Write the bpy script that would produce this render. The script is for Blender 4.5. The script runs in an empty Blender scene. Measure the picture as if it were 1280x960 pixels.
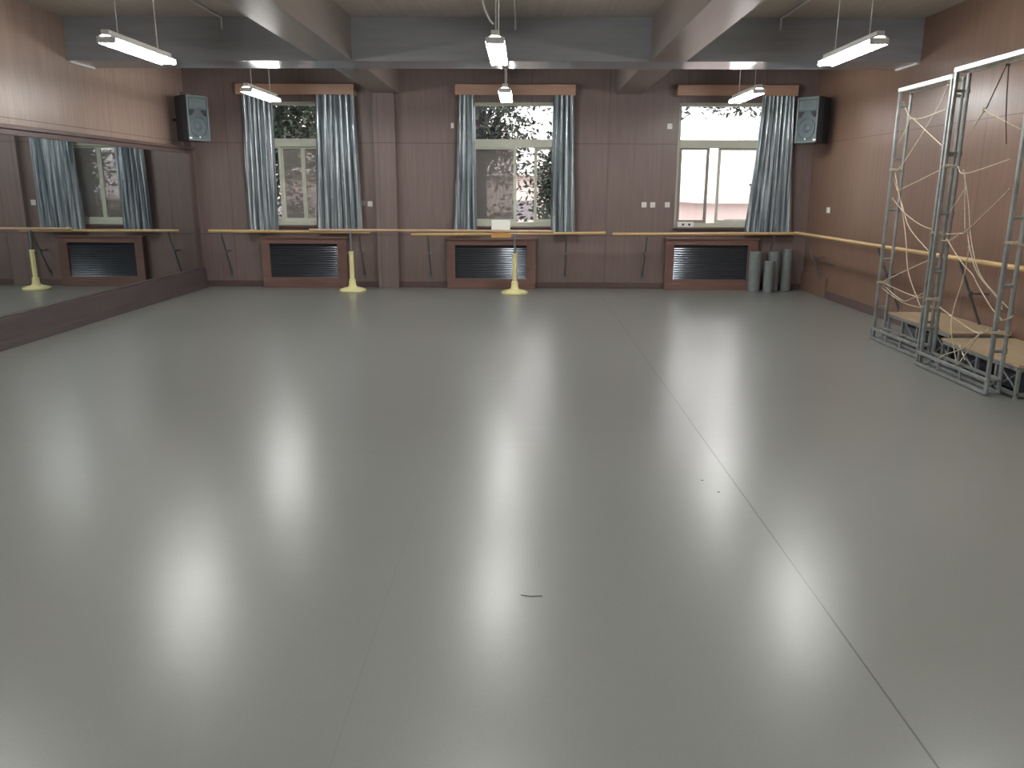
import bpy, bmesh, math, random
from mathutils import Vector, Matrix
C = bpy.context.scene.collection
PI = math.pi

# ------------------------------------------------------------------ materials
def new_mat(name):
    m = bpy.data.materials.new(name); m.use_nodes = True
    nt = m.node_tree; b = nt.nodes['Principled BSDF']
    return m, nt, b
def setp(b, color=None, rough=None, metal=None, spec=None, coat=None, coat_rough=None, sheen=None):
    if color is not None: b.inputs['Base Color'].default_value = (*color, 1)
    if rough is not None: b.inputs['Roughness'].default_value = rough
    if metal is not None: b.inputs['Metallic'].default_value = metal
    if spec is not None: b.inputs['Specular IOR Level'].default_value = spec
    if coat is not None: b.inputs['Coat Weight'].default_value = coat
    if coat_rough is not None: b.inputs['Coat Roughness'].default_value = coat_rough
    if sheen is not None: b.inputs['Sheen Weight'].default_value = sheen
def ramp(nt, fac, stops):
    r = nt.nodes.new('ShaderNodeValToRGB')
    while len(r.color_ramp.elements) < len(stops): r.color_ramp.elements.new(.5)
    for e, (p, c) in zip(r.color_ramp.elements, stops): e.position = p; e.color = (*c, 1)
    nt.links.new(fac, r.inputs[0]); return r.outputs[0]
def coords(nt, scale=(1,1,1), loc=(.13,.21,.37)):
    g = nt.nodes.new('ShaderNodeNewGeometry'); mp = nt.nodes.new('ShaderNodeMapping')
    mp.inputs['Scale'].default_value = scale; mp.inputs['Location'].default_value = loc
    nt.links.new(g.outputs['Position'], mp.inputs[0]); return mp.outputs[0]
def noise(nt, vec, scale, detail=4, rough=.6):
    n = nt.nodes.new('ShaderNodeTexNoise'); n.inputs['Scale'].default_value = scale
    n.inputs['Detail'].default_value = detail; n.inputs['Roughness'].default_value = rough
    nt.links.new(vec, n.inputs['Vector']); return n.outputs['Fac']
def bump(nt, b, h, strength=.2, dist=.01):
    n = nt.nodes.new('ShaderNodeBump'); n.inputs['Strength'].default_value = strength
    n.inputs['Distance'].default_value = dist
    nt.links.new(h, n.inputs['Height']); nt.links.new(n.outputs[0], b.inputs['Normal'])
def simple(name, color, rough=.5, metal=0, spec=.5, var=.12, vscale=6, coat=0):
    m, nt, b = new_mat(name); setp(b, color, rough, metal, spec, coat=coat, coat_rough=.15)
    f = noise(nt, coords(nt), vscale)
    lo = tuple(c*(1-var) for c in color); hi = tuple(min(1, c*(1+var)) for c in color)
    nt.links.new(ramp(nt, f, [(.3, lo), (.7, hi)]), b.inputs['Base Color'])
    return m
def math_node(nt, op, a, bv=None):
    n = nt.nodes.new('ShaderNodeMath'); n.operation = op
    for i, v in enumerate((a, bv)):
        if v is None: continue
        if isinstance(v, (int, float)): n.inputs[i].default_value = v
        else: nt.links.new(v, n.inputs[i])
    return n.outputs[0]
def wood(name, c1, c2, rough=.34, grain='z', seams=None, spec=.5, bstr=.12, coat=0.0):
    """varnished plywood, grain stretched along one axis, optional joints between the sheets"""
    m, nt, b = new_mat(name); setp(b, rough=rough, spec=spec, coat=coat, coat_rough=.2)
    s = {'z': (9, 9, .55), 'y': (9, .55, 9), 'x': (.55, 9, 9)}[grain]
    f = noise(nt, coords(nt, s), 2.2, 6, .65)
    big = noise(nt, coords(nt, (.5, .5, .35)), 1.3, 2)
    mix = math_node(nt, 'ADD', math_node(nt, 'MULTIPLY', f, .75), math_node(nt, 'MULTIPLY', big, .25))
    col = ramp(nt, mix, [(.32, c1), (.68, c2)])
    h = f
    if seams:
        # seams = (axis index, spacing, offset, z list)
        g = nt.nodes.new('ShaderNodeNewGeometry'); sp = nt.nodes.new('ShaderNodeSeparateXYZ')
        nt.links.new(g.outputs['Position'], sp.inputs[0])
        ax, spc, off, zs = seams
        v = math_node(nt, 'ABSOLUTE', math_node(nt, 'SUBTRACT', math_node(nt, 'FRACT', math_node(nt, 'ADD', math_node(nt, 'DIVIDE', math_node(nt, 'SUBTRACT', sp.outputs[ax], off), spc), 100.5)), .5))
        line = math_node(nt, 'LESS_THAN', v, .0035/spc)
        for z in zs:
            l2 = math_node(nt, 'LESS_THAN', math_node(nt, 'ABSOLUTE', math_node(nt, 'SUBTRACT', sp.outputs[2], z)), .0045)
            line = math_node(nt, 'MAXIMUM', line, l2)
        mx = nt.nodes.new('ShaderNodeMix'); mx.data_type = 'RGBA'
        nt.links.new(line, mx.inputs[0]); nt.links.new(col, mx.inputs[6])
        mx.inputs[7].default_value = (*(c*.45 for c in c1), 1); col = mx.outputs[2]
        h = math_node(nt, 'SUBTRACT', f, math_node(nt, 'MULTIPLY', line, 2))
    nt.links.new(col, b.inputs['Base Color'])
    bump(nt, b, h, bstr, .004)
    return m

W1, W2 = (.160,.116,.106), (.218,.164,.151)
M = {}
M['wall_back']  = wood('varnished_wall_panels', W1, W2, .36, 'z', (0, 1.22, .12, (2.3, .86)))
M['wall_side']  = wood('varnished_side_panels', (.155,.092,.066), (.215,.135,.100), .30, 'z', (1, 2.44, 1.1, (2.3,)), bstr=.2)
M['wall_left']  = wood('lamp_brightened_left_panels', (.26,.185,.152), (.37,.27,.225), .34, 'z', (1, 2.44, 1.1, (2.3,)), bstr=.2)  # same panels, lamp glare on this wall put into a lighter colour
M['beam']       = wood('varnished_beam_boards', (.24,.245,.265), (.30,.305,.325), .22, 'x')
M['beam_y']     = wood('varnished_long_beam_boards', (.165,.135,.118), (.215,.180,.158), .30, 'y')
M['ceiling']    = wood('brown_ceiling_boards', (.33,.29,.24), (.44,.39,.33), .5, 'y')
M['trim']       = wood('dark_varnished_trim', (.085,.055,.05), (.125,.082,.074), .30, 'y')
M['kerb']       = wood('mirror_base_wood', (.060,.046,.046), (.092,.072,.070), .33, 'y')
M['cover_wood'] = wood('radiator_cover_wood', (.14,.075,.062), (.20,.115,.095), .35, 'x')
M['pelmet']     = wood('pelmet_wood', (.33,.195,.14), (.43,.265,.19), .38, 'x')
M['barre_wood'] = wood('pale_barre_wood', (.46,.30,.13), (.62,.43,.20), .28, 'x', bstr=.03)
M['barre_side'] = wood('pale_side_barre_wood', (.46,.30,.13), (.62,.43,.20), .25, 'y', bstr=.03)
M['barre_red']  = wood('reddish_portable_barre_wood', (.38,.25,.15), (.52,.36,.23), .30, 'x', bstr=.03)
M['ply']        = wood('plywood_stage_board', (.36,.265,.165), (.47,.36,.235), .5, 'y', bstr=.05)
M['ply_edge']   = simple('plywood_edge', (.48,.38,.28), .6)
M['gold_wood']  = wood('golden_tray_wood', (.42,.22,.06), (.55,.32,.10), .35, 'x')
M['metal']      = simple('grey_painted_steel', (.25,.265,.26), .36, .3, .5, .25, 9)
M['metal_shine']= simple('lamp_whitened_steel_paint', (.80,.81,.79), .3, 0, .6, .2, 14)  # truss top rail, lamp shine put into the near-white colour
M['bracket']    = simple('dull_steel_bracket', (.16,.17,.175), .42, .5)
M['yellow']     = simple('cream_yellow_enamel', (.80,.74,.38), .30, 0, .5, .06)
M['pipe']       = simple('galvanised_pipe', (.30,.32,.34), .35, .7)
M['white_plastic'] = simple('white_switch_plastic', (.78,.76,.72), .35, 0, .5, .03)
M['grey_plastic']  = simple('grey_switch_plastic', (.33,.32,.31), .4, 0, .5, .03)
M['paper']      = simple('white_paper', (.86,.86,.82), .7, 0, .3, .02)
M['dark_mark']  = simple('dark_print', (.06,.06,.06), .6)
M['rope']       = simple('natural_rope', (.52,.44,.33), .85, 0, .2, .2, 60)
M['rope_dark']  = simple('dark_rope', (.10,.075,.06), .85, 0, .2, .2, 60)
M['vinyl_roll'] = simple('grey_vinyl_roll', (.17,.19,.19), .5, 0, .4, .1, 10)
M['roll_core']  = simple('dark_roll_core', (.05,.055,.06), .7)
M['cabinet']    = simple('dark_speaker_cabinet', (.035,.05,.066), .45, 0, .5, .1)
M['baffle']     = simple('blue_grey_speaker_front', (.075,.10,.11), .42, 0, .5, .1)
M['baffle_rim'] = simple('pale_speaker_rim', (.13,.165,.175), .36, 0, .5, .08)
M['black']      = simple('speaker_port_black', (.012,.015,.018), .6)
M['frame_white']= simple('cream_window_frame', (.60,.62,.52), .4, 0, .5, .05)
M['frame_grey'] = simple('grey_window_stile', (.30,.28,.25), .45, 0, .5, .05)
M['sill']       = simple('pale_stone_sill', (.50,.52,.48), .4, 0, .5, .08)
M['louver']     = simple('dark_louver_metal', (.10,.112,.132), .15, .7, .5, .08)
M['white_metal']= simple('white_lamp_metal', (.80,.80,.78), .4, 0, .5, .03)
M['wire']       = simple('pale_lamp_wire', (.55,.55,.53), .4)
M['conduit']    = simple('white_conduit', (.62,.62,.60), .45)
M['cable_white']= simple('white_cable', (.75,.75,.72), .5)
M['bark']       = simple('dark_bark', (.045,.042,.05), .9, 0, .2, .3, 3)
M['wall_rear']  = wood('rear_wall_panels', W1, W2, .4, 'z')

def mirror_mat():
    m, nt, b = new_mat('silvered_mirror'); setp(b, (.66,.70,.71), .015, 1.0)
    return m
M['mirror'] = mirror_mat()
def floor_mat():
    m, nt, b = new_mat('grey_dance_vinyl')
    setp(b, (.2,.2,.2), .40, 0, .62)
    vec = coords(nt)
    f = math_node(nt, 'ADD', math_node(nt, 'MULTIPLY', noise(nt, vec, .55, 1, .4), .35), math_node(nt, 'MULTIPLY', noise(nt, vec, 140, 2, .6), .65))
    col = ramp(nt, f, [(.2, (.174,.182,.171)), (.8, (.218,.226,.212))])
    g = nt.nodes.new('ShaderNodeNewGeometry'); sp = nt.nodes.new('ShaderNodeSeparateXYZ')
    nt.links.new(g.outputs['Position'], sp.inputs[0])
    line = None
    for x, w, k in ((1.195, .0038, 1), (-.54, .002, .22), (-2.33, .002, .2), (-4.1, .002, .2)):
        l = math_node(nt, 'MULTIPLY', math_node(nt, 'LESS_THAN', math_node(nt, 'ABSOLUTE', math_node(nt, 'SUBTRACT', sp.outputs[0], x)), w), k)
        line = l if line is None else math_node(nt, 'MAXIMUM', line, l)
    mx = nt.nodes.new('ShaderNodeMix'); mx.data_type = 'RGBA'
    nt.links.new(math_node(nt, 'MULTIPLY', line, .75), mx.inputs[0]); nt.links.new(col, mx.inputs[6])
    mx.inputs[7].default_value = (.045,.045,.042, 1)
    nt.links.new(mx.outputs[2], b.inputs['Base Color'])
    # gloss varies a little with wear
    f2 = noise(nt, coords(nt, (1.2,.8,1), (3,1,.4)), .9, 1, .4)
    rr = nt.nodes.new('ShaderNodeMapRange'); nt.links.new(f2, rr.inputs[0])
    rr.inputs[1].default_value = 0; rr.inputs[2].default_value = 1
    rr.inputs[3].default_value = FLOOR_R[0]; rr.inputs[4].default_value = FLOOR_R[1]
    nt.links.new(rr.outputs[0], b.inputs['Roughness'])
    # soft waviness of the unrolled sheets (cross ripples) + fine texture + seam
    w1 = noise(nt, coords(nt, (.55, 3.2, 1)), 1.3, 2, .5)
    w2 = noise(nt, coords(nt, (1.6, 1.6, 1), (5, 2, .3)), 1.5, 3, .5)
    fine = noise(nt, vec, 180, 2, .5)
    h = math_node(nt, 'ADD', math_node(nt, 'MULTIPLY', w1, .55), math_node(nt, 'MULTIPLY', w2, .45))
    h = math_node(nt, 'SUBTRACT', h, math_node(nt, 'MULTIPLY', line, .08))
    bump(nt, b, h, .5, .006)
    return m
FLOOR_R = (.276, .286)
M['floor'] = floor_mat()
def curtain_mat():
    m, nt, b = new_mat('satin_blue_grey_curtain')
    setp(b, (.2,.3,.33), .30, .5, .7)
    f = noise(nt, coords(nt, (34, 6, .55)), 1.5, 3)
    nt.links.new(ramp(nt, f, [(.38, (.19,.23,.26)), (.52, (.40,.45,.48)), (.64, (.84,.88,.90))]), b.inputs['Base Color'])  # pale streaks: fabric stripes, and fold highlights put into the colour
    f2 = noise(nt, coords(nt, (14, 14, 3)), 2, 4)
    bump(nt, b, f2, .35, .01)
    return m
M['curtain'] = curtain_mat()
def glass_mat(name='window_glass', tint=(1,1,1), refl=.12):
    m = bpy.data.materials.new(name); m.use_nodes = True; nt = m.node_tree
    nt.nodes.remove(nt.nodes['Principled BSDF']); out = nt.nodes['Material Output']
    tr = nt.nodes.new('ShaderNodeBsdfTransparent'); tr.inputs[0].default_value = (*tint, 1)
    gl = nt.nodes.new('ShaderNodeBsdfGlossy'); gl.inputs['Roughness'].default_value = .03
    fr = nt.nodes.new('ShaderNodeFresnel'); fr.inputs[0].default_value = 1.45
    mx = nt.nodes.new('ShaderNodeMixShader')
    nt.links.new(fr.outputs[0], mx.inputs[0]); nt.links.new(tr.outputs[0], mx.inputs[1]); nt.links.new(gl.outputs[0], mx.inputs[2])
    nt.links.new(mx.outputs[0], out.inputs[0]); return m
M['glass'] = glass_mat()
def screen_mat():
    """fine insect mesh: half of it is open"""
    m = bpy.data.materials.new('insect_mesh'); m.use_nodes = True; nt = m.node_tree
    b = nt.nodes['Principled BSDF']; setp(b, (.30,.28,.26), .7); out = nt.nodes['Material Output']
    tr = nt.nodes.new('ShaderNodeBsdfTransparent')
    mx = nt.nodes.new('ShaderNodeMixShader'); mx.inputs[0].default_value = .62
    nt.links.new(tr.outputs[0], mx.inputs[1]); nt.links.new(b.outputs[0], mx.inputs[2])
    nt.links.new(mx.outputs[0], out.inputs[0]); return m
M['screen'] = screen_mat()
TUBE = 52
def tube_mat():
    m, nt, b = new_mat('lit_fluorescent_tube'); setp(b, (.9,.9,.9), .3)
    b.inputs['Emission Color'].default_value = (1,1,.975,1); b.inputs['Emission Strength'].default_value = TUBE
    return m
M['tube'] = tube_mat()
def leaf_mat(name, c1, c2):
    m, nt, b = new_mat(name); setp(b, rough=.5)
    nt.links.new(ramp(nt, noise(nt, coords(nt), 1.7), [(.35, c1), (.65, c2)]), b.inputs['Base Color'])
    return m
M['leaf'] = leaf_mat('dark_green_leaves', (.014,.024,.018), (.040,.060,.035))
M['leaf_pink'] = leaf_mat('russet_leaves', (.07,.04,.04), (.13,.07,.07))
M['ext_wall'] = simple('pale_pink_render', (.62,.50,.48), .8, 0, .3, .06, 1)
M['ext_roof'] = simple('pale_tile_roof', (.66,.60,.58), .8, 0, .3, .08, 2)
M['ext_dark'] = simple('grey_house_window', (.22,.20,.22), .4)  # plain grey for the house window panels
M['ground'] = simple('outdoor_ground', (.20,.20,.17), .9, 0, .2, .2, .6)

# ------------------------------------------------------------------ mesh helpers
def BM(): return bmesh.new()
def box(bm, c, s, rot=None, bev=0):
    r = bmesh.ops.create_cube(bm, size=1)
    vs = r['verts']
    bmesh.ops.scale(bm, vec=s, verts=vs)
    if bev:
        es = list({e for v in vs for e in v.link_edges})
        rb = bmesh.ops.bevel(bm, geom=es, offset=bev, segments=2, affect='EDGES', profile=.5)
        vs = list({v for f in rb['faces'] for v in f.verts} | {v for v in vs if v.is_valid})
    if rot is not None: bmesh.ops.transform(bm, matrix=rot.to_4x4(), verts=vs)
    bmesh.ops.translate(bm, vec=c, verts=vs)
    return vs
def box2(bm, a, b, bev=0):
    c = [(p+q)/2 for p, q in zip(a, b)]; s = [abs(q-p) for p, q in zip(a, b)]
    return box(bm, c, s, None, bev)
def rod(bm, a, b, r, seg=12, r2=None):
    a, b = Vector(a), Vector(b); d = b-a
    m = Matrix.Translation((a+b)/2) @ d.to_track_quat('Z', 'Y').to_matrix().to_4x4()
    bmesh.ops.create_cone(bm, cap_ends=True, segments=seg, radius1=r, radius2=r if r2 is None else r2, depth=d.length, matrix=m)
def bar(bm, a, b, w, h=None, bev=0):
    """rectangular bar from a to b"""
    a, b = Vector(a), Vector(b); d = b-a; h = h or w
    q = d.to_track_quat('Z', 'Y').to_matrix()
    box(bm, (a+b)/2, (w, h, d.length), q, bev)
def tube(bm, pts, r, seg=8, smooth_n=0):
    P = [Vector(p) for p in pts]
    if smooth_n and len(P) > 2:
        Q = []
        for i in range(len(P)-1):
            p0 = P[max(i-1, 0)]; p1 = P[i]; p2 = P[i+1]; p3 = P[min(i+2, len(P)-1)]
            for k in range(smooth_n):
                t = k/smooth_n
                Q.append(.5*((2*p1)+(p2-p0)*t+(2*p0-5*p1+4*p2-p3)*t*t+(3*p1-p0-3*p2+p3)*t**3))
        Q.append(P[-1]); P = Q
    rings = []
    for i, p in enumerate(P):
        d = (P[min(i+1, len(P)-1)]-P[max(i-1, 0)]).normalized()
        q = d.to_track_quat('Z', 'Y')
        rings.append([bm.verts.new(p + q @ Vector((r*math.cos(2*PI*k/seg), r*math.sin(2*PI*k/seg), 0))) for k in range(seg)])
    for i in range(len(rings)-1):
        # match the ring twist
        A, B = rings[i], rings[i+1]
        best = min(range(seg), key=lambda s: sum((A[k].co-B[(k+s) % seg].co).length for k in range(seg)))
        rings[i+1] = B = B[best:]+B[:best]
        for k in range(seg):
            bm.faces.new((A[k], A[(k+1) % seg], B[(k+1) % seg], B[k]))
    bm.faces.new(rings[0][::-1]); bm.faces.new(rings[-1])
def lathe(bm, prof, seg=32, c=(0,0,0)):
    rings = []
    for r, z in prof:
        if r < 1e-5: rings.append([bm.verts.new((c[0], c[1], c[2]+z))])
        else: rings.append([bm.verts.new((c[0]+r*math.cos(2*PI*k/seg), c[1]+r*math.sin(2*PI*k/seg), c[2]+z)) for k in range(seg)])
    for A, B in zip(rings, rings[1:]):
        for k in range(seg):
            k2 = (k+1) % seg
            if len(A) == 1 and len(B) == 1: continue
            if len(A) == 1: bm.faces.new((A[0], B[k2], B[k]))
            elif len(B) == 1: bm.faces.new((A[k], A[k2], B[0]))
            else: bm.faces.new((A[k], A[k2], B[k2], B[k]))
def obj(name, bm, mat, parent=None, smooth=False, label=None):
    bmesh.ops.recalc_face_normals(bm, faces=bm.faces)
    me = bpy.data.meshes.new(name); bm.to_mesh(me); bm.free()
    me.materials.append(M[mat] if isinstance(mat, str) else mat)
    if smooth:
        for p in me.polygons: p.use_smooth = True
        try: me.set_sharp_from_angle(angle=math.radians(40))
        except Exception: pass
    o = bpy.data.objects.new(name, me); C.objects.link(o)
    if parent is not None:
        o.parent = parent; o.matrix_parent_inverse = Matrix.Identity(4)
        inv = parent_world(parent).inverted(); me.transform(inv)   # meshes are written in world space
    if label: o['label'] = label
    return o
def parent_world(o):
    m = Matrix.LocRotScale(o.location, o.rotation_euler, o.scale)
    return parent_world(o.parent) @ m if o.parent else m
def thing(name, loc, label, cat, group=None, rotz=0):
    o = bpy.data.objects.new(name, None); C.objects.link(o); o.empty_display_size = .1
    o.location = loc; o.rotation_euler = (0, 0, rotz); o['label'] = label; o['category'] = cat
    if group: o['group'] = group
    return o
def tag(o, label, cat, group=None):
    o['label'] = label; o['category'] = cat
    if group: o['group'] = group
    return o
def struct(name, bm, mat, label=None, smooth=False):
    o = obj(name, bm, mat, smooth=smooth); o['kind'] = 'structure'
    if label: o['label'] = label
    return o
def copy_tree(o, parent=None):
    c = o.copy(); C.objects.link(c)
    if parent is not None: c.parent = parent; c.matrix_parent_inverse = o.matrix_parent_inverse
    for ch in [x for x in list(C.objects) if x.parent == o]: copy_tree(ch, c)
    return c
SKY, EXPO = 2.2, 0.72
ROPES_A = [
  [ (8.805,2.489), (8.559,2.304), (7.875,2.334) ],
  [ (8.559,2.304), (7.839,1.998) ],
  [ (8.559,2.304), (8.811,2.038) ],
  [ (7.907,2.550), (8.151,2.312), (8.640,1.866), (8.770,1.814) ],
  [ (7.838,1.800), (8.665,1.597) ],
  [ (8.786,1.808), (8.665,1.597), (8.586,1.416), (8.381,1.104), (8.195,0.782), (7.859,0.443) ],
  [ (8.827,1.724), (8.597,1.458), (8.325,1.232), (7.850,1.032) ],
  [ (8.824,1.518), (8.456,1.377), (8.074,1.269), (7.793,1.230) ],
  [ (7.829,0.950), (8.776,0.639) ],
  [ (8.771,0.621), (8.303,0.575), (7.955,0.572), (7.846,0.592) ],
  [ (8.797,0.590), (8.284,0.500), (8.058,0.551), (7.860,0.645) ],
  [ (8.792,0.573), (8.278,0.479), (7.868,0.475) ],
]
ROPES_B = [
  [ (6.765,2.564), (7.005,2.261) ],
  [ (6.765,2.564), (6.665,2.214), (6.593,1.957) ],
  [ (6.982,2.249), (6.431,2.054) ],
  [ (6.998,2.244), (7.195,2.087) ],
  [ (7.318,1.800), (7.135,1.742), (6.510,1.840) ],
  [ (7.135,1.742), (7.037,1.279) ],
  [ (7.196,1.764), (7.086,1.510), (6.918,1.195), (6.701,0.935), (6.446,0.776), (6.296,0.709) ],
  [ (7.149,1.623), (7.293,1.434) ],
  [ (6.456,1.612), (7.003,1.269), (7.150,1.238), (7.275,1.171), (7.390,1.164) ],
  [ (7.332,1.222), (7.066,1.243) ],
  [ (7.031,1.256), (6.894,1.103), (6.736,0.931), (6.526,0.798), (6.412,0.748), (6.318,0.690) ],
  [ (7.285,1.173), (7.020,1.000), (6.866,0.911), (6.742,0.841), (6.463,0.685), (6.318,0.600) ],
  [ (6.945,1.133), (6.992,0.905), (7.047,0.577), (7.010,0.386), (6.892,0.114) ],
  [ (7.309,0.562), (6.641,0.452), (6.456,0.518) ],
  [ (6.563,0.465), (6.861,0.121) ],
  [ (7.212,0.096), (7.152,0.153), (6.795,0.293), (6.568,0.465) ],
  [ (6.903,0.284), (6.746,0.195) ],
  [ (6.363,0.601), (6.279,0.615), (6.219,0.656) ],
]
# ------------------------------------------------------------------ room
XL, XR, YB, YF, ZC = -5.40, 4.60, 13.30, -3.6, 3.53
b = BM(); box2(b, (XL-.3, YF-.3, -.2), (XR+.3, YB+.3, 0)); struct('floor', b, 'floor', 'grey vinyl dance floor with long sheet seams')
b = BM(); box2(b, (XL-.3, YF-.3, ZC), (XR+.3, YB+.3, ZC+.2)); struct('ceiling', b, 'ceiling', 'brown boarded ceiling')
b = BM(); box2(b, (XL-.3, YF-.3, 0), (XL, YB, ZC)); struct('wall_left', b, 'wall_left', 'left wall of varnished brown panels above the mirror')
b = BM(); box2(b, (XR, YF-.3, 0), (XR+.3, YB, ZC)); struct('wall_right', b, 'wall_side', 'right wall of varnished reddish brown panels')
b = BM(); box2(b, (XL, YF-.3, 0), (XR, YF, ZC)); struct('wall_front', b, 'wall_rear', 'wall behind the camera')
# back wall with three window openings
OPEN = [(-4.40, -2.76), (-.97, .67), (2.44, 4.08)]; OZ = (1.0, 2.93)
b = BM(); xs = [XL-.3]+[v for o_ in OPEN for v in o_]+[XR+.3]
for i in range(0, len(xs), 2): box2(b, (xs[i], YB, 0), (xs[i+1], YB+.3, ZC))
for x0, x1 in OPEN:
    box2(b, (x0, YB, 0), (x1, YB+.3, OZ[0])); box2(b, (x0, YB, OZ[1]), (x1, YB+.3, ZC))
struct('wall_back', b, 'wall_back', 'back wall of varnished brown panels with three windows')

# beams: one across, two running away from the camera, a pilaster under the left one
ZB = 3.05
b = BM(); box2(b, (XL, 10.0, ZB), (XR, 10.6, ZC)); struct('trim_1', b, 'beam', 'wide brown cross beam over the far end of the room')
b = BM(); box2(b, (-2.43, YF, ZB), (-2.03, 10.0, ZC)); box2(b, (-2.38, 10.6, ZB), (-1.98, YB, ZC))
struct('trim_2', b, 'beam_y', 'left long ceiling beam')
b = BM(); box2(b, (1.47, YF, ZB), (1.88, 10.0, ZC)); box2(b, (1.42, 10.6, ZB), (1.83, YB, ZC))
struct('trim_3', b, 'beam_y', 'right long ceiling beam')
b = BM(); box2(b, (-2.39, YB-.10, 0), (-2.05, YB, ZB), .006); struct('trim_4', b, 'wall_back', 'narrow brown pilaster under the left beam')
b = BM()
for x0, x1 in ((XL, XR),): box2(b, (x0, YB-.02, 0), (x1, YB, .10), .004)
struct('baseboard_back', b, 'trim')
b = BM(); box2(b, (XR-.02, YF, 0), (XR, YB-.02, .12), .004); struct('baseboard_right', b, 'trim')
b = BM(); box2(b, (XR-.028, 12.2, 0), (XR, YB-.02, .30), .004); struct('trim_5', b, 'wall_side', 'low panel foot at the far end of the right wall')

# ------------------------------------------------------------------ windows
def window(i, x0, x1, mull, stile_m):
    xc = (x0+x1)/2; Y = YB+.13
    r = bpy.data.objects.new('window_%d' % i, None); C.objects.link(r); r.location = (xc, Y, OZ[0]); r['kind'] = 'structure'
    r['label'] = ['left window, half covered by two curtains', 'middle window between two curtains', 'right window, bright, with one curtain'][i-1]
    b = BM(); t = .05
    box2(b, (x0, Y-.04, OZ[0]), (x0+t, Y+.04, OZ[1]), .004); box2(b, (x1-t, Y-.04, OZ[0]), (x1, Y+.04, OZ[1]), .004)
    box2(b, (x0+t, Y-.04, OZ[1]-t), (x1-t, Y+.04, OZ[1])); box2(b, (x0+t, Y-.04, OZ[0]), (x1-t, Y+.04, OZ[0]+.07))
    box2(b, (x0+t, Y-.05, 2.245), (x1-t, Y+.04, 2.37), .006)
    obj('window_frame', b, 'frame_white', r)
    b = BM(); box2(b, (x0+t, Y-.003, 2.37), (x1-t, Y+.003, OZ[1]-t)); obj('transom_pane', b, 'glass', r)
    m1, m2 = mull
    def sash(a, c, yy, mat, st=.045):
        b = BM(); z0, z1 = OZ[0]+.07, 2.245
        box2(b, (a, yy-.014, z0), (a+st, yy+.014, z1)); box2(b, (c-st, yy-.014, z0), (c, yy+.014, z1))
        box2(b, (a+st, yy-.014, z0), (c-st, yy+.014, z0+.045)); box2(b, (a+st, yy-.014, z1-.03), (c-st, yy+.014, z1))
        s = obj('sash', b, mat, r)
        b = BM(); box2(b, (a+st, yy-.003, z0+.045), (c-st, yy+.003, z1-.03)); obj('pane', b, 'glass', s)
    sash(x0+t, m1+.045, Y-.018, stile_m); sash(m2-.045, x1-t, Y+.018, 'frame_white')
    if i == 1: sash(m1+.045, m2-.045, Y+.018, 'frame_white', .02)
    b = BM(); box2(b, (x0-.02, YB-.05, OZ[0]-.035), (x1+.02, YB, OZ[0]), .006); box2(b, (x0, YB, OZ[0]-.035), (x1, Y-.04, OZ[0]+.004)); obj('window_sill', b, 'trim', r)
    return r, Y
r1, Y = window(1, *OPEN[0], (-3.98, -3.56), 'frame_white')
b = BM(); box2(b, (-3.93, Y+.052, 1.06), (-2.82, Y+.055, 2.25)); obj('insect_screen', b, 'screen', r1)
r2, Y = window(2, *OPEN[1], (-.17, .21), 'frame_white')
b = BM(); box2(b, (-.92, Y+.052, 1.06), (-.17, Y+.055, 2.25)); obj('insect_screen', b, 'screen', r2)
r3, Y = window(3, *OPEN[2], (2.93, 3.17), 'frame_grey')

# pelmets
for (x0, x1), lab in (((-4.50, -2.655), 'orange brown wooden pelmet over the left window'), ((-1.08, .785), 'orange brown wooden pelmet over the middle window'), ((2.36, 4.215), 'orange brown wooden pelmet over the right window')):
    b = BM(); y0 = YB-.21
    box2(b, (x0, y0, 3.01), (x1, y0+.02, 3.165)); box2(b, (x0, y0+.02, 3.145), (x1, YB, 3.165))
    box2(b, (x0, y0+.02, 3.01), (x0+.02, YB, 3.145)); box2(b, (x1-.02, y0+.02, 3.01), (x1, YB, 3.145))
    tag(obj('curtain_pelmet', b, 'pelmet'), lab, 'pelmet', 'curtain pelmets')

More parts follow.
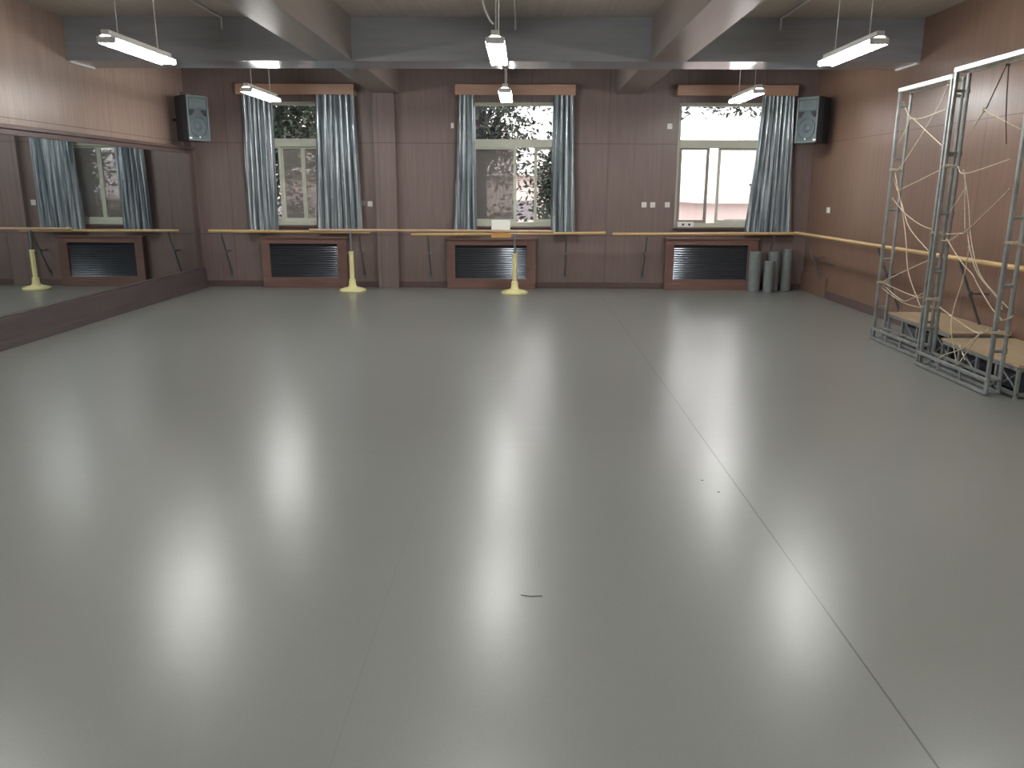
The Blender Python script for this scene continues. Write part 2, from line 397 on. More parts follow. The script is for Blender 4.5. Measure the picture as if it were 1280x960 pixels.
# curtains
def curtain(xt0, xt1, xb0, xb1, folds, seed, label, zt=3.14, zb=.90, ztie=None):
    rnd = random.Random(seed); b = BM(); nu, nv = folds*14, 34
    ph = [rnd.uniform(-.6, .6) for _ in range(folds+2)]; am = [rnd.uniform(.6, 1.15) for _ in range(folds+2)]
    wob = [rnd.uniform(-1, 1) for _ in range(folds+2)]
    lay = []
    for side in (0, 1):
        g = []
        for j in range(nv+1):
            v = j/nv; z = zt+(zb-zt)*v; s = v**1.3; row = []
            for i in range(nu+1):
                u = i/nu; k = u*folds; ki = int(k); fr = k-ki
                a = am[ki]*(1-fr)+am[ki+1]*fr; p = ph[ki]*(1-fr)+ph[ki+1]*fr; w = wob[ki]*(1-fr)+wob[ki+1]*fr
                x = (xt0+(xb0-xt0)*s)*(1-u)+(xt1+(xb1-xt1)*s)*u + .012*w*math.sin(v*4+p*3)
                th = 2*PI*k+p+.5*w*v
                y = YB-.115+.044*a*math.sin(th)+.012*math.sin(2*th+1+v*2)+.006*math.sin(9*v+k)
                x += .016*math.cos(th)
                row.append(b.verts.new((x, y+(.0025 if side else 0), z+(.004*math.sin(th) if j == nv else 0))))
            g.append(row)
        for j in range(nv):
            for i in range(nu): b.faces.new((g[j][i], g[j][i+1], g[j+1][i+1], g[j+1][i]))
        lay.append(g)
    o, n = lay
    edge = [(j, 0) for j in range(nv+1)]+[(nv, i) for i in range(1, nu+1)]+[(j, nu) for j in range(nv-1, -1, -1)]+[(0, i) for i in range(nu-1, -1, -1)]
    for (a, c), (d, e) in zip(edge, edge[1:]): b.faces.new((o[a][c], o[d][e], n[d][e], n[a][c]))
    ob = obj('curtain', b, 'curtain', smooth=True); tag(ob, label, 'curtain', 'blue grey satin curtains'); return ob
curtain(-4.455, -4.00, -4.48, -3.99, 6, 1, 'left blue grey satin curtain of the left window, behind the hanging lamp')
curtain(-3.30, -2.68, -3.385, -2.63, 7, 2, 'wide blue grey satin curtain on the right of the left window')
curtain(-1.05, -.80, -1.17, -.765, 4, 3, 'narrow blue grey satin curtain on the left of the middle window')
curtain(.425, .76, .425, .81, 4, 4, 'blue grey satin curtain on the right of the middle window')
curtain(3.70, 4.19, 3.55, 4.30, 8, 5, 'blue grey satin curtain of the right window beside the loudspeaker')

# ------------------------------------------------------------------ radiator covers
def radiator(x0, x1, zt, label):
    r = thing('radiator_cover', ((x0+x1)/2, YB-.07, 0), label, 'radiator cover', 'radiator covers under the windows')
    y0 = YB-.14; gx0, gx1 = x0+.135, x1-.155; gz0, gz1 = .165, zt-.085
    b = BM()
    box2(b, (x0, y0, 0), (gx0, YB, zt), .004); box2(b, (gx1, y0, 0), (x1, YB, zt), .004)
    box2(b, (gx0, y0, 0), (gx1, YB, gz0)); box2(b, (gx0, y0, gz1), (gx1, YB, zt))
    obj('frame', b, 'cover_wood', r)
    b = BM(); box2(b, (x0-.02, y0-.02, zt), (x1+.02, YB, zt+.025), .004); obj('top_board', b, 'cover_wood', r)
    b = BM(); box2(b, (x0+.01, y0-.012, 0), (x1-.01, y0, .10), .003); obj('foot_rail', b, 'cover_wood', r)
    b = BM(); n = 15; h = (gz1-gz0)/n
    for k in range(n):
        z = gz0+(k+.5)*h; m = 7; prev = None
        # each louver: a convex strip hanging outward
        for x in (gx0, gx1):
            ring = []; yy = y0+.046; zq = z+h*.44
            for q in range(m+1):
                ring.append(b.verts.new((x, yy, zq))); a_ = math.radians(42-30*q/m); yy -= h*.92/m*math.tan(a_); zq -= h*.92/m
            ring += [b.verts.new((x, y0+.050, z-h*.40)), b.verts.new((x, y0+.050, z+h*.40))]
            if prev: 
                for q in range(len(ring)): b.faces.new((prev[q], prev[(q+1) % len(ring)], ring[(q+1) % len(ring)], ring[q]))
            prev = ring
    box2(b, (gx0, y0+.07, gz0), (gx1, y0+.075, gz1))
    obj('louver_grille', b, 'louver', r, True)
    return r
radiator(-4.288, -2.887, .80, 'brown radiator cover with dark louvers under the left window')
radiator(-1.253, .205, .79, 'brown radiator cover with dark louvers under the middle window')
radiator(2.31, 3.80, .81, 'brown radiator cover with dark louvers beside the vinyl rolls')

# ------------------------------------------------------------------ mirror on the left wall
mr = thing('wall_mirror', (XL+.01, 4.7, 0), 'long wall mirror in a dark wood frame along the left wall', 'mirror')
b = BM(); box2(b, (XL, YF, .33), (XL+.14, 12.97, 2.13)); obj('mirror_glass', b, 'mirror', mr)
b = BM()
box2(b, (XL, YF, 2.11), (XL+.155, 13.10, 2.17), .006); box2(b, (XL, YF, 2.17), (XL+.18, 13.12, 2.215), .006)
box2(b, (XL, 12.97, .33), (XL+.155, 13.12, 2.11), .006)
obj('mirror_frame', b, 'trim', mr)
b = BM(); box2(b, (XL, YF, 0), (XL+.19, 13.16, .31), .008); box2(b, (XL, YF, .31), (XL+.17, 13.14, .335), .004); box2(b, (XL+.19, YF, 0), (XL+.205, 13.16, .085), .004)
obj('mirror_base', b, 'kerb', mr)
b = BM(); box2(b, (XL, 13.16, 0), (XL+.11, YB, ZB)); struct('trim_6', b, 'wall_back', 'narrow corner post beside the mirror')

# ------------------------------------------------------------------ wall barres
def wall_barre(p0, p1, brs, wall, mat, label):
    mid = tuple((a+c)/2 for a, c in zip(p0, p1))
    r = thing('wall_barre', mid, label, 'ballet barre', 'wooden wall barres')
    b = BM(); rod(b, p0, p1, .024, 20); obj('barre_rail', b, mat, r, True)
    for t in brs:
        p = Vector(p0).lerp(Vector(p1), t); b = BM()
        if wall == 'back':
            q = Vector((p.x, YB, .20)); w = Vector((p.x, YB-.004, p.z-.06)); ax = 0
        else:
            q = Vector((XR, p.y, .20)); w = Vector((XR-.004, p.y, p.z-.06)); ax = 1
        top = p+Vector((0, 0, -.045))
        bar(b, top, q, .022, .022)
        d = (q-top); d.z = 0; d.normalize()
        bar(b, top, top+Vector((0,0,.035)), .03, .03)
        knee = top.lerp(q, .42)
        wq = Vector((q.x, q.y, knee.z+.0)); bar(b, knee, wq, .016, .016)
        box(b, knee, (.045, .045, .05), None, .004)
        pl = q - d*.006; s = (.05, .012, .10) if wall == 'back' else (.012, .05, .10)
        box(b, pl, s, None, .002)
        obj('bracket', b, 'bracket', r)
    return r
wall_barre((-5.03, 12.92, .925), (-2.45, 12.92, .915), (.075, .93), 'back', 'barre_wood', 'pale wooden wall barre under the left window')
wall_barre((-1.79, 12.92, .880), (1.30, 12.92, .922), (.085, .80), 'back', 'barre_wood', 'pale wooden wall barre under the middle window')
wall_barre((1.41, 12.92, .905), (4.30, 12.92, .930), (.19, .885), 'back', 'barre_wood', 'pale wooden wall barre under the right window')
wall_barre((4.28, 12.86, .945), (4.28, 1.2, .960), (.04, .26, .42, .6, .8, .95), 'right', 'barre_side', 'long pale wooden barre along the right wall')

# ------------------------------------------------------------------ portable barre
pb = thing('portable_barre', (-1.44, 12.63, 0), 'free standing barre on two cream yellow round feet', 'ballet barre')
b = BM(); rod(b, (-3.375, 12.77, .952), (.46, 12.52, .962), .024, 20); obj('barre_rail', b, 'barre_red', pb, True)
for x, y, zt in ((-2.72, 12.72, .63), (-.135, 12.55, .62)):
    b = BM()
    lathe(b, [(0, 0), (.205, 0), (.212, .015), (.205, .035), (.15, .055), (.075, .072), (.058, .10), (.052, .185), (.036, .20), (.036, zt-.02), (.040, zt-.02), (.040, zt), (0, zt)], 36, (x, y, 0))
    s = obj('stand', b, 'yellow', pb, True)
    b = BM(); rod(b, (x, y, zt-.01), (x, y, .905), .017, 16); obj('stand_pipe', b, 'pipe', s, True)
    b = BM(); box(b, (x, y, .918), (.06, .055, .03), None, .004); obj('saddle', b, 'pipe', s)
    b = BM(); rod(b, (x-.04, y, zt-.04), (x-.075, y, zt-.04), .012, 12); obj('clamp_knob', b, 'bracket', s, True)
# card in a holder on the barre
ch = thing('card_holder', (-.35, 12.60, .87), 'white card standing in a golden wooden tray on the portable barre', 'card holder')
b = BM(); box2(b, (-.495, 12.545, .868), (-.195, 12.60, .928), .004); box2(b, (-.495, 12.48, .868), (-.195, 12.535, .885), .003); box2(b, (-.49, 12.49, .885), (-.20, 12.50, .905)); obj('tray', b, 'gold_wood', ch)
b = BM(); box(b, (-.355, 12.60, 1.03), (.29, .02, .20), Matrix.Rotation(math.radians(-4), 3, 'X'), .003); obj('card', b, 'paper', ch, False, 'blank white card')

# ------------------------------------------------------------------ vinyl rolls
for x, y, rr, h, lab in ((3.73, 13.02, .098, .635, 'thickest grey vinyl roll, leftmost in the corner group'), (3.925, 12.90, .078, .50, 'shortest grey vinyl roll, in front of the others'),
                 (4.040, 13.06, .088, .64, 'grey vinyl roll standing just behind the shortest one'), (4.265, 13.10, .080, .68, 'slim tall grey vinyl roll nearest the right wall')):
    r = thing('vinyl_roll', (x, y, 0), lab, 'floor roll', 'standing vinyl rolls')
    b = BM(); lathe(b, [(rr*.45, h-.25), (rr*.45, h), (rr-.006, h), (rr, h-.006), (rr, .004), (rr-.004, 0), (0, 0)], 32, (x, y, 0)); obj('sheet_roll', b, 'vinyl_roll', r, True)
    b = BM(); lathe(b, [(0, h-.03), (rr*.45, h-.03), (rr*.45, h-.06), (0, h-.06)], 20, (x, y, 0)); obj('core', b, 'roll_core', r)

# ------------------------------------------------------------------ switches
def plate(name, x, y, z, mat, label, cat, side='back', w=.08, h=.085):
    r = thing(name, (x, y, z), label, cat, 'white wall plates')
    b = BM(); b2 = BM()
    if side == 'back': box2(b, (x-w/2, y-.012, z-h/2), (x+w/2, y, z+h/2), .004); box2(b2, (x-w*.3, y-.017, z-h*.3), (x+w*.3, y-.012, z+h*.3), .002)
    else: box2(b, (x-.012, y-w/2, z-h/2), (x, y+w/2, z+h/2), .004); box2(b2, (x-.017, y-w*.3, z-h*.3), (x-.012, y+w*.3, z+h*.3), .002)
    obj('plate', b, mat, r); obj('rocker', b2, mat, r)
plate('wall_switch', 2.30, YB, 2.57, 'white_plastic', 'single white plate high on the wall beside the right window', 'switch')
plate('wall_switch', 1.945, YB, 1.355, 'white_plastic', 'leftmost of three white switches left of the right window', 'switch')
plate('wall_switch', 2.085, YB, 1.355, 'white_plastic', 'middle one of three white switches left of the right window', 'switch')
plate('wall_switch', 2.32, YB, 1.357, 'white_plastic', 'white switch closest to the right window, apart from its pair', 'switch')
plate('wall_switch', -2.50, YB, 1.35, 'white_plastic', 'white switch between the left window curtain and the pilaster', 'switch')
plate('wall_switch', -2.61, YB, 1.36, 'grey_plastic', 'dull grey switch tucked beside the left window curtain', 'switch', w=.07)
plate('wall_switch', -1.145, YB, 2.57, 'white_plastic', 'small white plate high beside the middle window', 'switch', w=.045, h=.08)
plate('wall_switch', XR, 12.42, 1.305, 'white_plastic', 'white switch on the right wall above the barre', 'switch', 'right', .12, .085)
r = thing('sill_box', (2.64, YB+.035, 1.004), 'small white box with two dark marks on the right window sill', 'box')
b = BM(); box2(b, (2.50, YB-.02, 1.004), (2.76, YB+.08, 1.085), .006); obj('box_body', b, 'paper', r)
for mx in (2.57, 2.67):
    b = BM(); box2(b, (mx, YB-.022, 1.03), (mx+.035, YB-.02, 1.062)); obj('printed_mark', b, 'dark_mark', r)

# small hook and strip low on the right wall
r = thing('wall_hook', (XR, 12.45, .52), 'small metal hook with thin strip low on the right wall', 'hook')
b = BM(); box2(b, (XR-.012, 12.0, .505), (XR, 12.6, .525)); obj('strip', b, 'bracket', r)
b = BM(); rod(b, (XR-.03, 12.62, .60), (XR, 12.62, .60), .014, 12); obj('peg', b, 'pipe', r)

# ------------------------------------------------------------------ loudspeakers
def speaker(x, y, ang, label, arm):
    """front faces -y before turning by ang about z"""
    z0, H, W, D = 2.28, .65, .37, .40
    r = thing('loudspeaker', (x, y, z0), label, 'loudspeaker', 'wall mounted loudspeakers')
    T = Matrix.Translation((x, y, z0)) @ Matrix.Rotation(ang, 4, 'Z')
    def put(name, b, mat, par=None, smooth=False, label=None):
        bmesh.ops.transform(b, matrix=T, verts=b.verts); return obj(name, b, mat, par or r, smooth, label)
    b = BM(); pts = [(-W/2, -D/2+.03), (W/2, -D/2+.03), (W/2, -D/2+.14), (W*.30, D/2), (-W*.30, D/2), (-W/2, -D/2+.14)]
    lo = [b.verts.new((p[0], p[1], 0)) for p in pts]; hi = [b.verts.new((p[0], p[1], H)) for p in pts]
    b.faces.new(lo[::-1]); b.faces.new(hi)
    for k in range(6): b.faces.new((lo[k], lo[(k+1) % 6], hi[(k+1) % 6], hi[k]))
    bmesh.ops.bevel(b, geom=list(b.edges), offset=.012, segments=2, affect='EDGES')
    put('cabinet', b, 'cabinet')
    b = BM(); yf = -D/2
    box2(b, (-W/2, yf, 0), (-W/2+.025, yf+.035, H), .006); box2(b, (W/2-.025, yf, 0), (W/2, yf+.035, H), .006)
    box2(b, (-W/2+.025, yf, H-.03), (W/2-.025, yf+.035, H), .006); box2(b, (-W/2+.025, yf, 0), (W/2-.025, yf+.035, .025), .006)
    put('front_rim', b, 'baffle_rim')
    b = BM(); box2(b, (-W/2+.025, yf+.014, .025), (W/2-.025, yf+.032, H-.03)); put('front_baffle', b, 'baffle')
    # horn: a flared rectangular mouth
    b = BM(); zc = H-.115; w0, h0, w1, h1 = .15, .062, .075, .022
    o = [b.verts.new(v) for v in ((-w0, yf+.004, zc-h0), (w0, yf+.004, zc-h0), (w0, yf+.004, zc+h0), (-w0, yf+.004, zc+h0))]
    q = [b.verts.new(v) for v in ((-w0+.014, yf+.004, zc-h0+.014), (w0-.014, yf+.004, zc-h0+.014), (w0-.014, yf+.004, zc+h0-.014), (-w0+.014, yf+.004, zc+h0-.014))]
    i_ = [b.verts.new(v) for v in ((-w1, yf+.013, zc-h1), (w1, yf+.013, zc-h1), (w1, yf+.013, zc+h1), (-w1, yf+.013, zc+h1))]
    bk = [b.verts.new((v.co.x, yf+.0138, v.co.z)) for v in o]
    for k in range(4):
        k2 = (k+1) % 4
        b.faces.new((o[k], o[k2], q[k2], q[k])); b.faces.new((q[k], q[k2], i_[k2], i_[k])); b.faces.new((o[k], bk[k], bk[k2], o[k2]))
    b.faces.new(i_)
    put('horn', b, 'baffle_rim')
    for s in (-1, 1):
        b = BM(); tri = [(s*.05, H-.205), (s*.15, H-.205), (s*.15, H-.29), (s*.115, H-.29)]
        f = [b.verts.new((px, yf+.006, pz)) for px, pz in tri]; g = [b.verts.new((px, yf+.0138, pz)) for px, pz in tri]
        b.faces.new(f)
        for k in range(4): b.faces.new((f[k], g[k], g[(k+1) % 4], f[(k+1) % 4]))
        put('bass_port', b, 'black')
    b = BM(); R_ = Matrix.Rotation(PI/2, 4, 'X')
    lathe(b, [(.150, 0), (.150, .012), (.138, .014), (.128, .004), (.06, -.0005), (.045, .012), (0, .016)], 40)
    bmesh.ops.transform(b, matrix=Matrix.Translation((0, yf+.014, .205)) @ R_, verts=b.verts)
    put('woofer', b, 'baffle', smooth=True)
    sx = -1 if ang > 0 else 1
    b = BM(); box2(b, (sx*.165-.025, yf-.002, .028), (sx*.165+.025, yf, .05)); put('patch', b, 'paper', label='small bright badge')  # small white rectangle low on the front rim
    b = BM(); lathe(b, [(.014, 0), (.014, .004), (0, .005)], 16); bmesh.ops.transform(b, matrix=Matrix.Translation((0, yf+.001, .055)) @ R_, verts=b.verts); put('pale_disc', b, 'paper', smooth=True, label='small pale round spot')  # small pale disc low on the front
    b = BM(); rod(b, (0, D/2-.02, H*.5), (0, arm, H*.5), .022, 12); box2(b, (-.06, D/2-.012, H*.5-.09), (.06, D/2, H*.5+.09), .003); put('wall_bracket', b, 'cabinet')
    return r
speaker(-5.05, 12.62, math.radians(58), 'dark loudspeaker on the left wall corner above the mirror end', .40)
speaker(4.33, 12.58, math.radians(-56), 'dark loudspeaker in the right corner beside the curtain', .32)

# ------------------------------------------------------------------ hanging fluorescent lamps
def lamp(x, yc, label, L=1.27, z=2.80):
    r = thing('hanging_lamp', (x, yc, z), label, 'lamp', 'hanging fluorescent lamps')
    b = BM(); prof = [(-.072, .040), (-.03, .064), (.03, .064), (.072, .040), (.070, .035), (.028, .057), (-.028, .057), (-.070, .035)]
    A = [b.verts.new((x+px, yc-L/2, z+pz)) for px, pz in prof]; B = [b.verts.new((x+px, yc+L/2, z+pz)) for px, pz in prof]
    n = len(prof)
    for k in range(n): b.faces.new((A[k], A[(k+1) % n], B[(k+1) % n], B[k]))
    b.faces.new(A); b.faces.new(B[::-1]); obj('reflector', b, 'white_metal', r)
    b = BM(); box2(b, (x-.035, yc-L/2+.01, z+.0655), (x+.035, yc+L/2-.01, z+.10), .005)
    for s in (-1, 1): box2(b, (x-.080, yc+s*(L/2-.022)-.009, z-.006), (x+.080, yc+s*(L/2-.022)+.009, z+.045), .004)
    obj('lamp_housing', b, 'white_metal', r)
    for s in (-1, 1):
        b = BM(); rod(b, (x+s*.062, yc-L/2+.036, z+.010), (x+s*.062, yc+L/2-.036, z+.010), .020, 16); obj('fluorescent_tube', b, 'tube', r, True)
    for s in (-1, 1):
        b = BM(); rod(b, (x, yc+s*L*.31, z+.098), (x, yc+s*L*.31, ZC), .006, 8); obj('suspension_wire', b, 'wire', r)
        b = BM(); rod(b, (x, yc+s*L*.31, ZC-.03), (x, yc+s*L*.31, ZC), .035, 16, .02); obj('ceiling_cap', b, 'white_metal', r, True)
    return r
XS = (-3.57, -.255, 2.98)
side = ('left', 'middle', 'right')
proto = lamp(XS[0], 7.88, 'left lamp of the nearer row, lit, before the cross beam')
for row, (y0, txt) in enumerate(((7.88, '%s lamp of the nearer visible row, lit, hanging before the cross beam'), (11.42, '%s lamp of the far row, lit, hanging beyond the cross beam near the windows'),
                                 (4.15, '%s lamp of the row above the camera, lit, just out of view'), (.40, '%s lamp of the row behind the camera, lit'))):
    for k, x in enumerate(XS):
        o = proto if (row == 0 and k == 0) else copy_tree(proto)
        o.location = (x, y0, 2.80); o['label'] = txt % side[k]
bpy.context.view_layer.update()
# looped supply cable of the middle lamp, conduits on the ceiling
b = BM(); tube(b, [(-.27, 7.235, 2.945), (-.30, 7.17, 2.97), (-.345, 7.1, 3.07), (-.35, 7.05, 3.2), (-.30, 7.0, 3.36), (-.24, 7.0, 3.52)], .008, 8, 6)
tag(obj('lamp_cable', b, 'cable_white', smooth=True), 'white supply cable looping from the ceiling to the near middle lamp', 'cable')
for x, lab in ((-3.53, 'white conduit on the ceiling between left lamp and cross beam'), (-.115, 'white conduit on the ceiling right of the middle lamp'), (2.945, 'white conduit on the ceiling left of the right lamp')):
    b = BM(); tube(b, [(x, 6.6, ZC-.012), (x, 9.90, ZC-.012), (x, 9.975, ZC-.03), (x, 9.988, ZC-.14)], .011, 8, 4)
    tag(obj('ceiling_conduit', b, 'conduit', smooth=True), lab, 'conduit', 'ceiling conduits')
for x, s, lab in ((XL, 1, 'short pale strip under the cross beam at the left wall'), (XR, -1, 'short pale strip under the cross beam at the right wall')):
    b = BM(); box2(b, (x, 10.02, ZB-.022), (x+s*.03, 10.58, ZB)); tag(obj('pale_strip', b, 'conduit'), lab, 'strip', 'pale strips under the cross beam')  # narrow pale strip along the wall under each beam end

# ------------------------------------------------------------------ metal truss frames with ropes
def truss(x0, ya, yb, ztop, ropes, xr, label, dark=()):
    """open rectangular truss standing in the y-z plane: two layers of tube .105 apart"""
    r = thing('truss_frame', (x0+.05, (ya+yb)/2, 0), label, 'metal frame', 'rope strung metal frames')
    R = .0165; x1 = x0+.105
    for nm, y in (('upright', ya), ('upright', yb)):
        b = BM(); s = 1 if y == ya else -1
        bar(b, (x0, y, .0), (x0, y, ztop), .031, .031, .005); rod(b, (x1, y+s*.01, .0), (x1, y+s*.01, ztop-.02), R, 12)
        zz = .05
        for k in range(5):
            zz = .36+k*.52
            if zz < ztop-.05: rod(b, (x0, y+s*.005, zz), (x1, y+s*.005, zz), .013, 10); rod(b, (x1, y+s*.01, zz-.02), (x1, y+s*.01, zz+.02), .022, 12)
        obj(nm, b, 'metal', r, True)
    b = BM(); bar(b, (x0, ya-.02, ztop-.018), (x0, yb+.02, ztop-.018), .040, .042, .006); bar(b, (x1, ya, ztop-.03), (x1, yb, ztop-.03), .034, .034, .006)
    for t in (.02, .5, .98): y = ya+(yb-ya)*t; rod(b, (x0, y, ztop-.03), (x1, y, ztop-.03), .013, 10)
    obj('top_rail', b, 'metal_shine', r)
    b = BM()
    for z in (.02, .125): bar(b, (x0-.012, ya-.03, z), (x0-.012, yb+.06, z), .026, .026, .004)
    bar(b, (x1, ya, .125), (x1, yb, .125), .025, .025, .004); bar(b, (x1, ya, .02), (x1, yb, .02), .025, .025, .004)
    for t in (-.02, .35, .68, 1.03): y = ya+(yb-ya)*t; rod(b, (x0-.012, y, .02), (x0-.012, y, .125), .012, 10)
    for t in (0, .5, 1): y = ya+(yb-ya)*t; rod(b, (x0, y, .125), (x1, y, .125), .011, 10); rod(b, (x0, y, .02), (x1, y, .02), .011, 10)
    obj('bottom_rail', b, 'metal', r)
    for i, pts in enumerate(ropes):
        b = BM(); P = []
        for k, (y, z) in enumerate(pts):
            P.append((xr+(.018*math.sin(i*2.1+k*1.7)), y, z))
        tube(b, P, .0050, 6, 6); 
        # knot at the first end
        bmesh.ops.create_icosphere(b, subdivisions=1, radius=.013, matrix=Matrix.Translation(P[0]))
        obj('rope', b, 'rope_dark' if i in dark else 'rope', r, True)
    # lashings round the uprights
    for y, z in ((ya, .5), (yb, .62), (ya, 1.2), (yb, 1.8)):
        b = BM(); 
        for k in range(2): tube(b, [(x0+.052+.078*math.cos(a), y+.028*math.sin(a), z+k*.012+.01*math.sin(a*2)) for a in [2*PI*q/12 for q in range(13)]], .0045, 5)
        obj('lashing', b, 'rope', r, True)
    return r
truss(3.87, 7.74, 8.77, 2.62, ROPES_A, 3.92, 'grey metal frame strung with rope, farther from the camera')
truss(3.73, 6.30, 7.40, 2.63, ROPES_B, 3.79, 'grey metal frame strung with rope, nearer to the camera', dark=(0, 1))

# ------------------------------------------------------------------ low stage platforms
def platform(x0, x1, y0, y1, zt, label, seed):
    r = thing('stage_platform', ((x0+x1)/2, (y0+y1)/2, 0), label, 'platform', 'low stage platforms')
    b = BM(); box2(b, (x0, y0, zt-.022), (x1, y1, zt), .003); obj('top_board', b, 'ply', r)
    b = BM(); w = .03; z1 = zt-.022
    for a, c in (((x0+.02, y0+.02), (x1-.02, y0+.02)), ((x0+.02, y1-.02), (x1-.02, y1-.02)), ((x0+.02, y0+.02), (x0+.02, y1-.02)), ((x1-.02, y0+.02), (x1-.02, y1-.02))):
        bar(b, (*a, z1-w/2), (*c, z1-w/2), w); bar(b, (*a, .035), (*c, .035), .026)
    obj('base_frame', b, 'metal', r)
    n = 4
    for k in range(n+1):
        y = y0+.02+(y1-y0-.04)*k/n
        for x in (x0+.02, x1-.02):
            b = BM(); bar(b, (x, y, 0), (x, y, z1-w), .026); obj('leg', b, 'metal', r)
    for k in (0, 2):
        ya = y0+.02+(y1-y0-.04)*k/n; yc = y0+.02+(y1-y0-.04)*(k+1)/n
        b = BM(); rod(b, (x0+.035, ya, .05), (x0+.035, yc, z1-w), .008, 8); rod(b, (x0+.05, yc, .05), (x0+.05, ya, z1-w), .008, 8); obj('brace', b, 'metal', r)
    return r
platform(4.005, 4.575, 7.45, 8.78, .305, 'low plywood topped platform behind the farther metal frame', 1)
platform(3.875, 4.555, 6.16, 7.36, .275, 'low plywood topped platform behind the nearer metal frame', 2)
# dark boxes stored under the platforms
rnd = random.Random(7)
def crate(x, y, w, d, h, label, mat):
    r = thing('storage_crate', (x, y, 0), label, 'crate', 'crates stored under the platforms')
    b = BM(); box2(b, (x-w/2, y-d/2, .0), (x+w/2, y+d/2, h*.85), .01); obj('crate_body', b, mat, r)
    b = BM(); box2(b, (x-w/2-.008, y-d/2-.008, h*.85), (x+w/2+.008, y+d/2+.008, h), .004); obj('lid', b, mat, r)
M['crate'] = simple('dark_crate', (.030,.036,.050), .5); M['crate_grey'] = simple('grey_crate', (.14,.15,.17), .6)
crate(4.22, 6.50, .40, .44, .185, 'dark crate under the nearer platform, at its near end', 'crate')
crate(4.20, 7.03, .34, .38, .19, 'dark crate under the nearer platform, at its far end', 'crate')
crate(4.28, 7.90, .36, .5, .20, 'dark crate under the farther platform', 'crate')
crate(4.28, 8.45, .34, .4, .19, 'grey crate under the farther platform', 'crate_grey')

# ------------------------------------------------------------------ bits on the floor
b = BM(); tube(b, [(.0, 2.945, .002), (.04, 2.935, .003), (.085, 2.94, .002)], .0014, 6, 4); tag(obj('thread_scrap', b, 'dark_mark'), 'thin dark thread lying on the bare floor near the middle', 'scrap')
b = BM(); bmesh.ops.create_icosphere(b, subdivisions=1, radius=.006, matrix=Matrix.Translation((1.02, 4.28, .004)) @ Matrix.Diagonal((1.2, 1, .4, 1))); tag(obj('floor_crumb', b, 'dark_mark'), 'dark crumb on the floor left of the seam, farther one', 'crumb', 'crumbs by the floor seam')
b = BM(); bmesh.ops.create_icosphere(b, subdivisions=1, radius=.006, matrix=Matrix.Translation((1.07, 4.10, .004)) @ Matrix.Diagonal((1.5, .8, .4, 1))); tag(obj('floor_crumb', b, 'dark_mark'), 'dark crumb on the floor left of the seam, nearer one', 'crumb', 'crumbs by the floor seam')

# ------------------------------------------------------------------ outdoors
GZ = -3.6
b = BM(); box2(b, (-60, YB+.6, GZ-.3), (60, 90, GZ)); o = struct('ground', b, 'ground', 'yard below the windows')
def house(x0, x1, y0, y1, ze, zr, label, wins):
    r = thing('house', ((x0+x1)/2, (y0+y1)/2, GZ), label, 'building', 'buildings outside')
    b = BM(); box2(b, (x0, y0, GZ), (x1, y1, ze)); obj('house_wall', b, 'ext_wall', r)
    b = BM(); e = .5; w = (y1-y0)/2+e
    lo = [b.verts.new(v) for v in ((x0-e, y0-e, ze), (x1+e, y0-e, ze), (x1+e, y1+e, ze), (x0-e, y1+e, ze))]
    lo2 = [b.verts.new((v.co.x, v.co.y, ze+.18)) for v in lo]
    ri = [b.verts.new((x0-e+w, (y0+y1)/2, zr)), b.verts.new((x1+e-w, (y0+y1)/2, zr))]
    b.faces.new(lo[::-1])
    for k in range(4): b.faces.new((lo[k], lo[(k+1) % 4], lo2[(k+1) % 4], lo2[k]))
    b.faces.new((lo2[0], lo2[1], ri[1], ri[0])); b.faces.new((lo2[2], lo2[3], ri[0], ri[1])); b.faces.new((lo2[1], lo2[2], ri[1])); b.faces.new((lo2[3], lo2[0], ri[0]))
    obj('roof', b, 'ext_roof', r)
    for wx, wz in wins:
        b = BM(); box2(b, (wx-.55, y0-.03, wz-.45), (wx+.55, y0+.02, wz+.45)); f = obj('house_window', b, 'ext_dark', r)
        b = BM(); box2(b, (wx-.62, y0-.1, wz-.7), (wx+.62, y0-.03, wz-.6)); obj('house_sill', b, 'ext_wall', f)
house(6.7, 22, 30, 38, 1.12, 5.0, 'pale pink house with a hipped roof seen through the right window', [(7.9, .1), (9.6, .1), (11.5, .1), (14, .1)])
house(-16, 3.2, 40, 48, 2.2, 5.0, 'pale pink building behind the trees outside the middle window', [(-12, .6), (-8, .6), (-4, .6), (0, .6)])

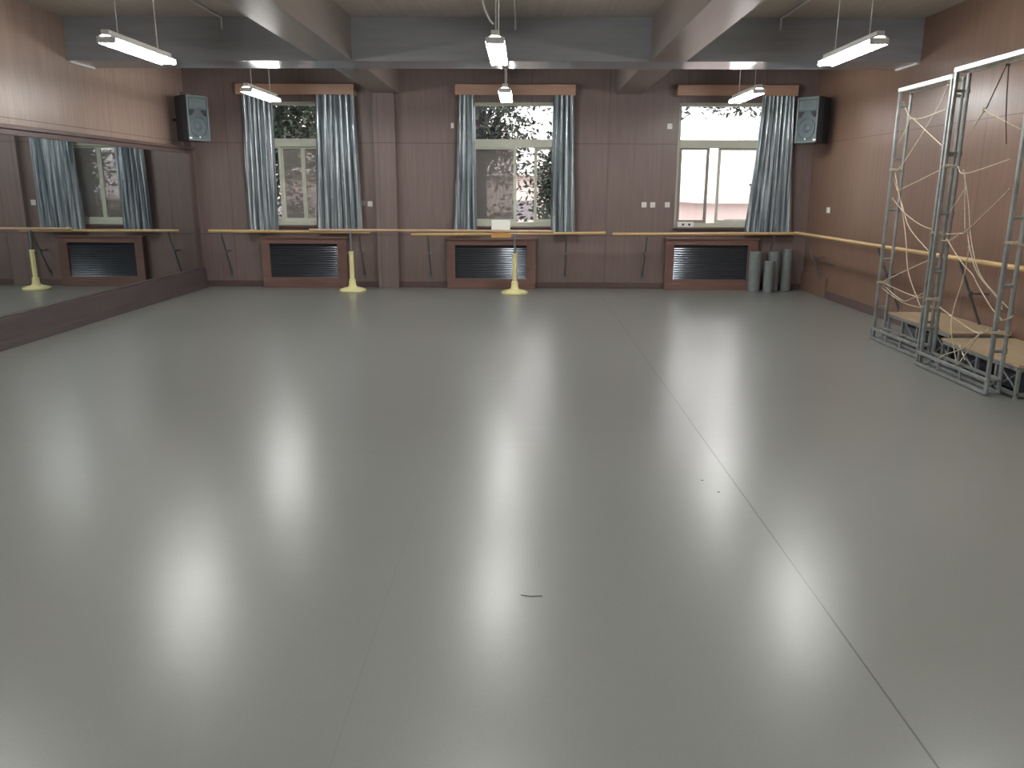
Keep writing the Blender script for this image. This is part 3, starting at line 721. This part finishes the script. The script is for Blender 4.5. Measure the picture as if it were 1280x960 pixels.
def tree(x, y, h, crown, n, leaf, mat, label, seed, trunk=.22, shape=(1, 1, 1), zc=None, lean=0):
    rnd = random.Random(seed)
    r = thing('tree', (x, y, GZ), label, 'tree', 'trees outside')
    zc = zc if zc is not None else GZ+h-crown
    b = BM(); tube(b, [(x, y, GZ), (x+lean*.3, y, GZ+h*.3), (x+lean*.7, y+.1, zc), (x+lean, y, zc+crown*.7)], trunk, 10, 5)
    obj('trunk', b, 'bark', r, True)
    b = BM(); cl = []
    for k in range(9):
        a = rnd.uniform(0, 2*PI); e = rnd.uniform(-.5, .9); rr = crown*rnd.uniform(.35, .85)
        p = Vector((x+lean*.7+rr*math.cos(a)*shape[0], y+rr*math.sin(a)*shape[1], zc+rr*e*shape[2])); cl.append(p)
        tube(b, [(x+lean*.5, y, zc-crown*.5), ((x+lean*.6+p.x)/2, (y+p.y)/2, (zc+p.z)/2-.1), tuple(p)], trunk*.22, 6, 4)
    obj('branches', b, 'bark', r, True)
    b = BM()
    for k in range(n):
        c = rnd.choice(cl); s = crown*.42
        p = c+Vector((rnd.gauss(0, s*.55*shape[0]), rnd.gauss(0, s*.55*shape[1]), rnd.gauss(0, s*.5*shape[2])))
        q = Matrix.Rotation(rnd.uniform(0, 2*PI), 3, 'Z') @ Matrix.Rotation(rnd.uniform(-1.3, 1.3), 3, 'X') @ Matrix.Rotation(rnd.uniform(0, 2*PI), 3, 'Z')
        l = leaf*rnd.uniform(.6, 1.3); w = l*.45
        vs = [b.verts.new(p+q @ Vector(v)) for v in ((0, -l, 0), (w, -l*.1, w*.25), (0, l, 0), (-w, -l*.1, w*.25))]
        b.faces.new(vs)
    f = obj('foliage', b, mat, r)
    return r
tree(-5.9, 17.4, 7.0, 1.75, 16000, .075, 'leaf', 'dense dark tree outside the left window', 11, .20, (1.0, .6, 1.3), 2.4)
tree(-3.9, 20.6, 6.5, 1.5, 9000, .085, 'leaf', 'dark tree behind the left window, farther back', 12, .24, (1, .6, 1.5), 2.2)
tree(-1.0, 17.6, 7.5, 1.55, 3400, .07, 'leaf', 'loose leaved tree outside the middle window with a dark trunk', 13, .20, (1.0, .6, 1.1), 2.5)
tree(1.35, 20.3, 6.8, 1.45, 7500, .08, 'leaf', 'dark tree outside the right part of the middle window', 14, .15, (.9, .6, 1.4), 2.0)
tree(5.0, 27, 8.8, 1.2, 1500, .10, 'leaf', 'thin crowned tree outside the right window', 15, .05, (2.6, .6, .6), 4.35)
tree(6.25, 19.5, 5.0, .8, 160, .07, 'leaf_pink', 'sparse russet twigs outside the right window', 16, .03, (1.2, .6, .6), 1.6)
for x, y, s, lab in ((-1.5, 23.2, 21, 'leafy bush outside the middle window, left one'), (1.5, 24.8, 22, 'leafy bush outside the middle window, right one'), (-7.6, 24.5, 23, 'leafy bush outside the left window')):
    o = tree(x, y, 4.4, 1.15, 2600, .09, 'leaf', lab, s, .07, (1.1, .7, 1), .2); o.name = 'bush'; o['category'] = 'bush'; o['group'] = 'bushes outside'

# ------------------------------------------------------------------ light, camera
w = bpy.data.worlds.new('sky'); bpy.context.scene.world = w; w.use_nodes = True
bg = w.node_tree.nodes['Background']; bg.inputs[0].default_value = (1.0, .97, .975, 1); bg.inputs[1].default_value = SKY

cam = bpy.data.cameras.new('camera'); co = bpy.data.objects.new('camera', cam); C.objects.link(co)
cam.sensor_fit = 'HORIZONTAL'; cam.sensor_width = 36; cam.lens = 36*1000/1280; cam.clip_end = 300
Fw = Vector((-0.01315059, 0.97139538, -0.23710352)); Rt = Vector((0.99988485, 0.01457093, 0.00423889)); Up = Vector((-0.00757245, 0.23702047, 0.97147514))
co.matrix_world = Matrix(((Rt.x, Up.x, -Fw.x, 0), (Rt.y, Up.y, -Fw.y, 0), (Rt.z, Up.z, -Fw.z, 1.6), (0, 0, 0, 1)))
sc = bpy.context.scene; sc.camera = co
sc.view_settings.view_transform = 'Standard'; sc.view_settings.look = 'None'; sc.view_settings.gamma = 1
sc.view_settings.use_curve_mapping = False; sc.view_settings.exposure = EXPO
cy = sc.cycles
cy.use_denoising = True; cy.max_bounces = 8; cy.diffuse_bounces = 5; cy.glossy_bounces = 5; cy.transparent_max_bounces = 16
cy.caustics_reflective = True; cy.sample_clamp_indirect = 6; cy.use_light_tree = True
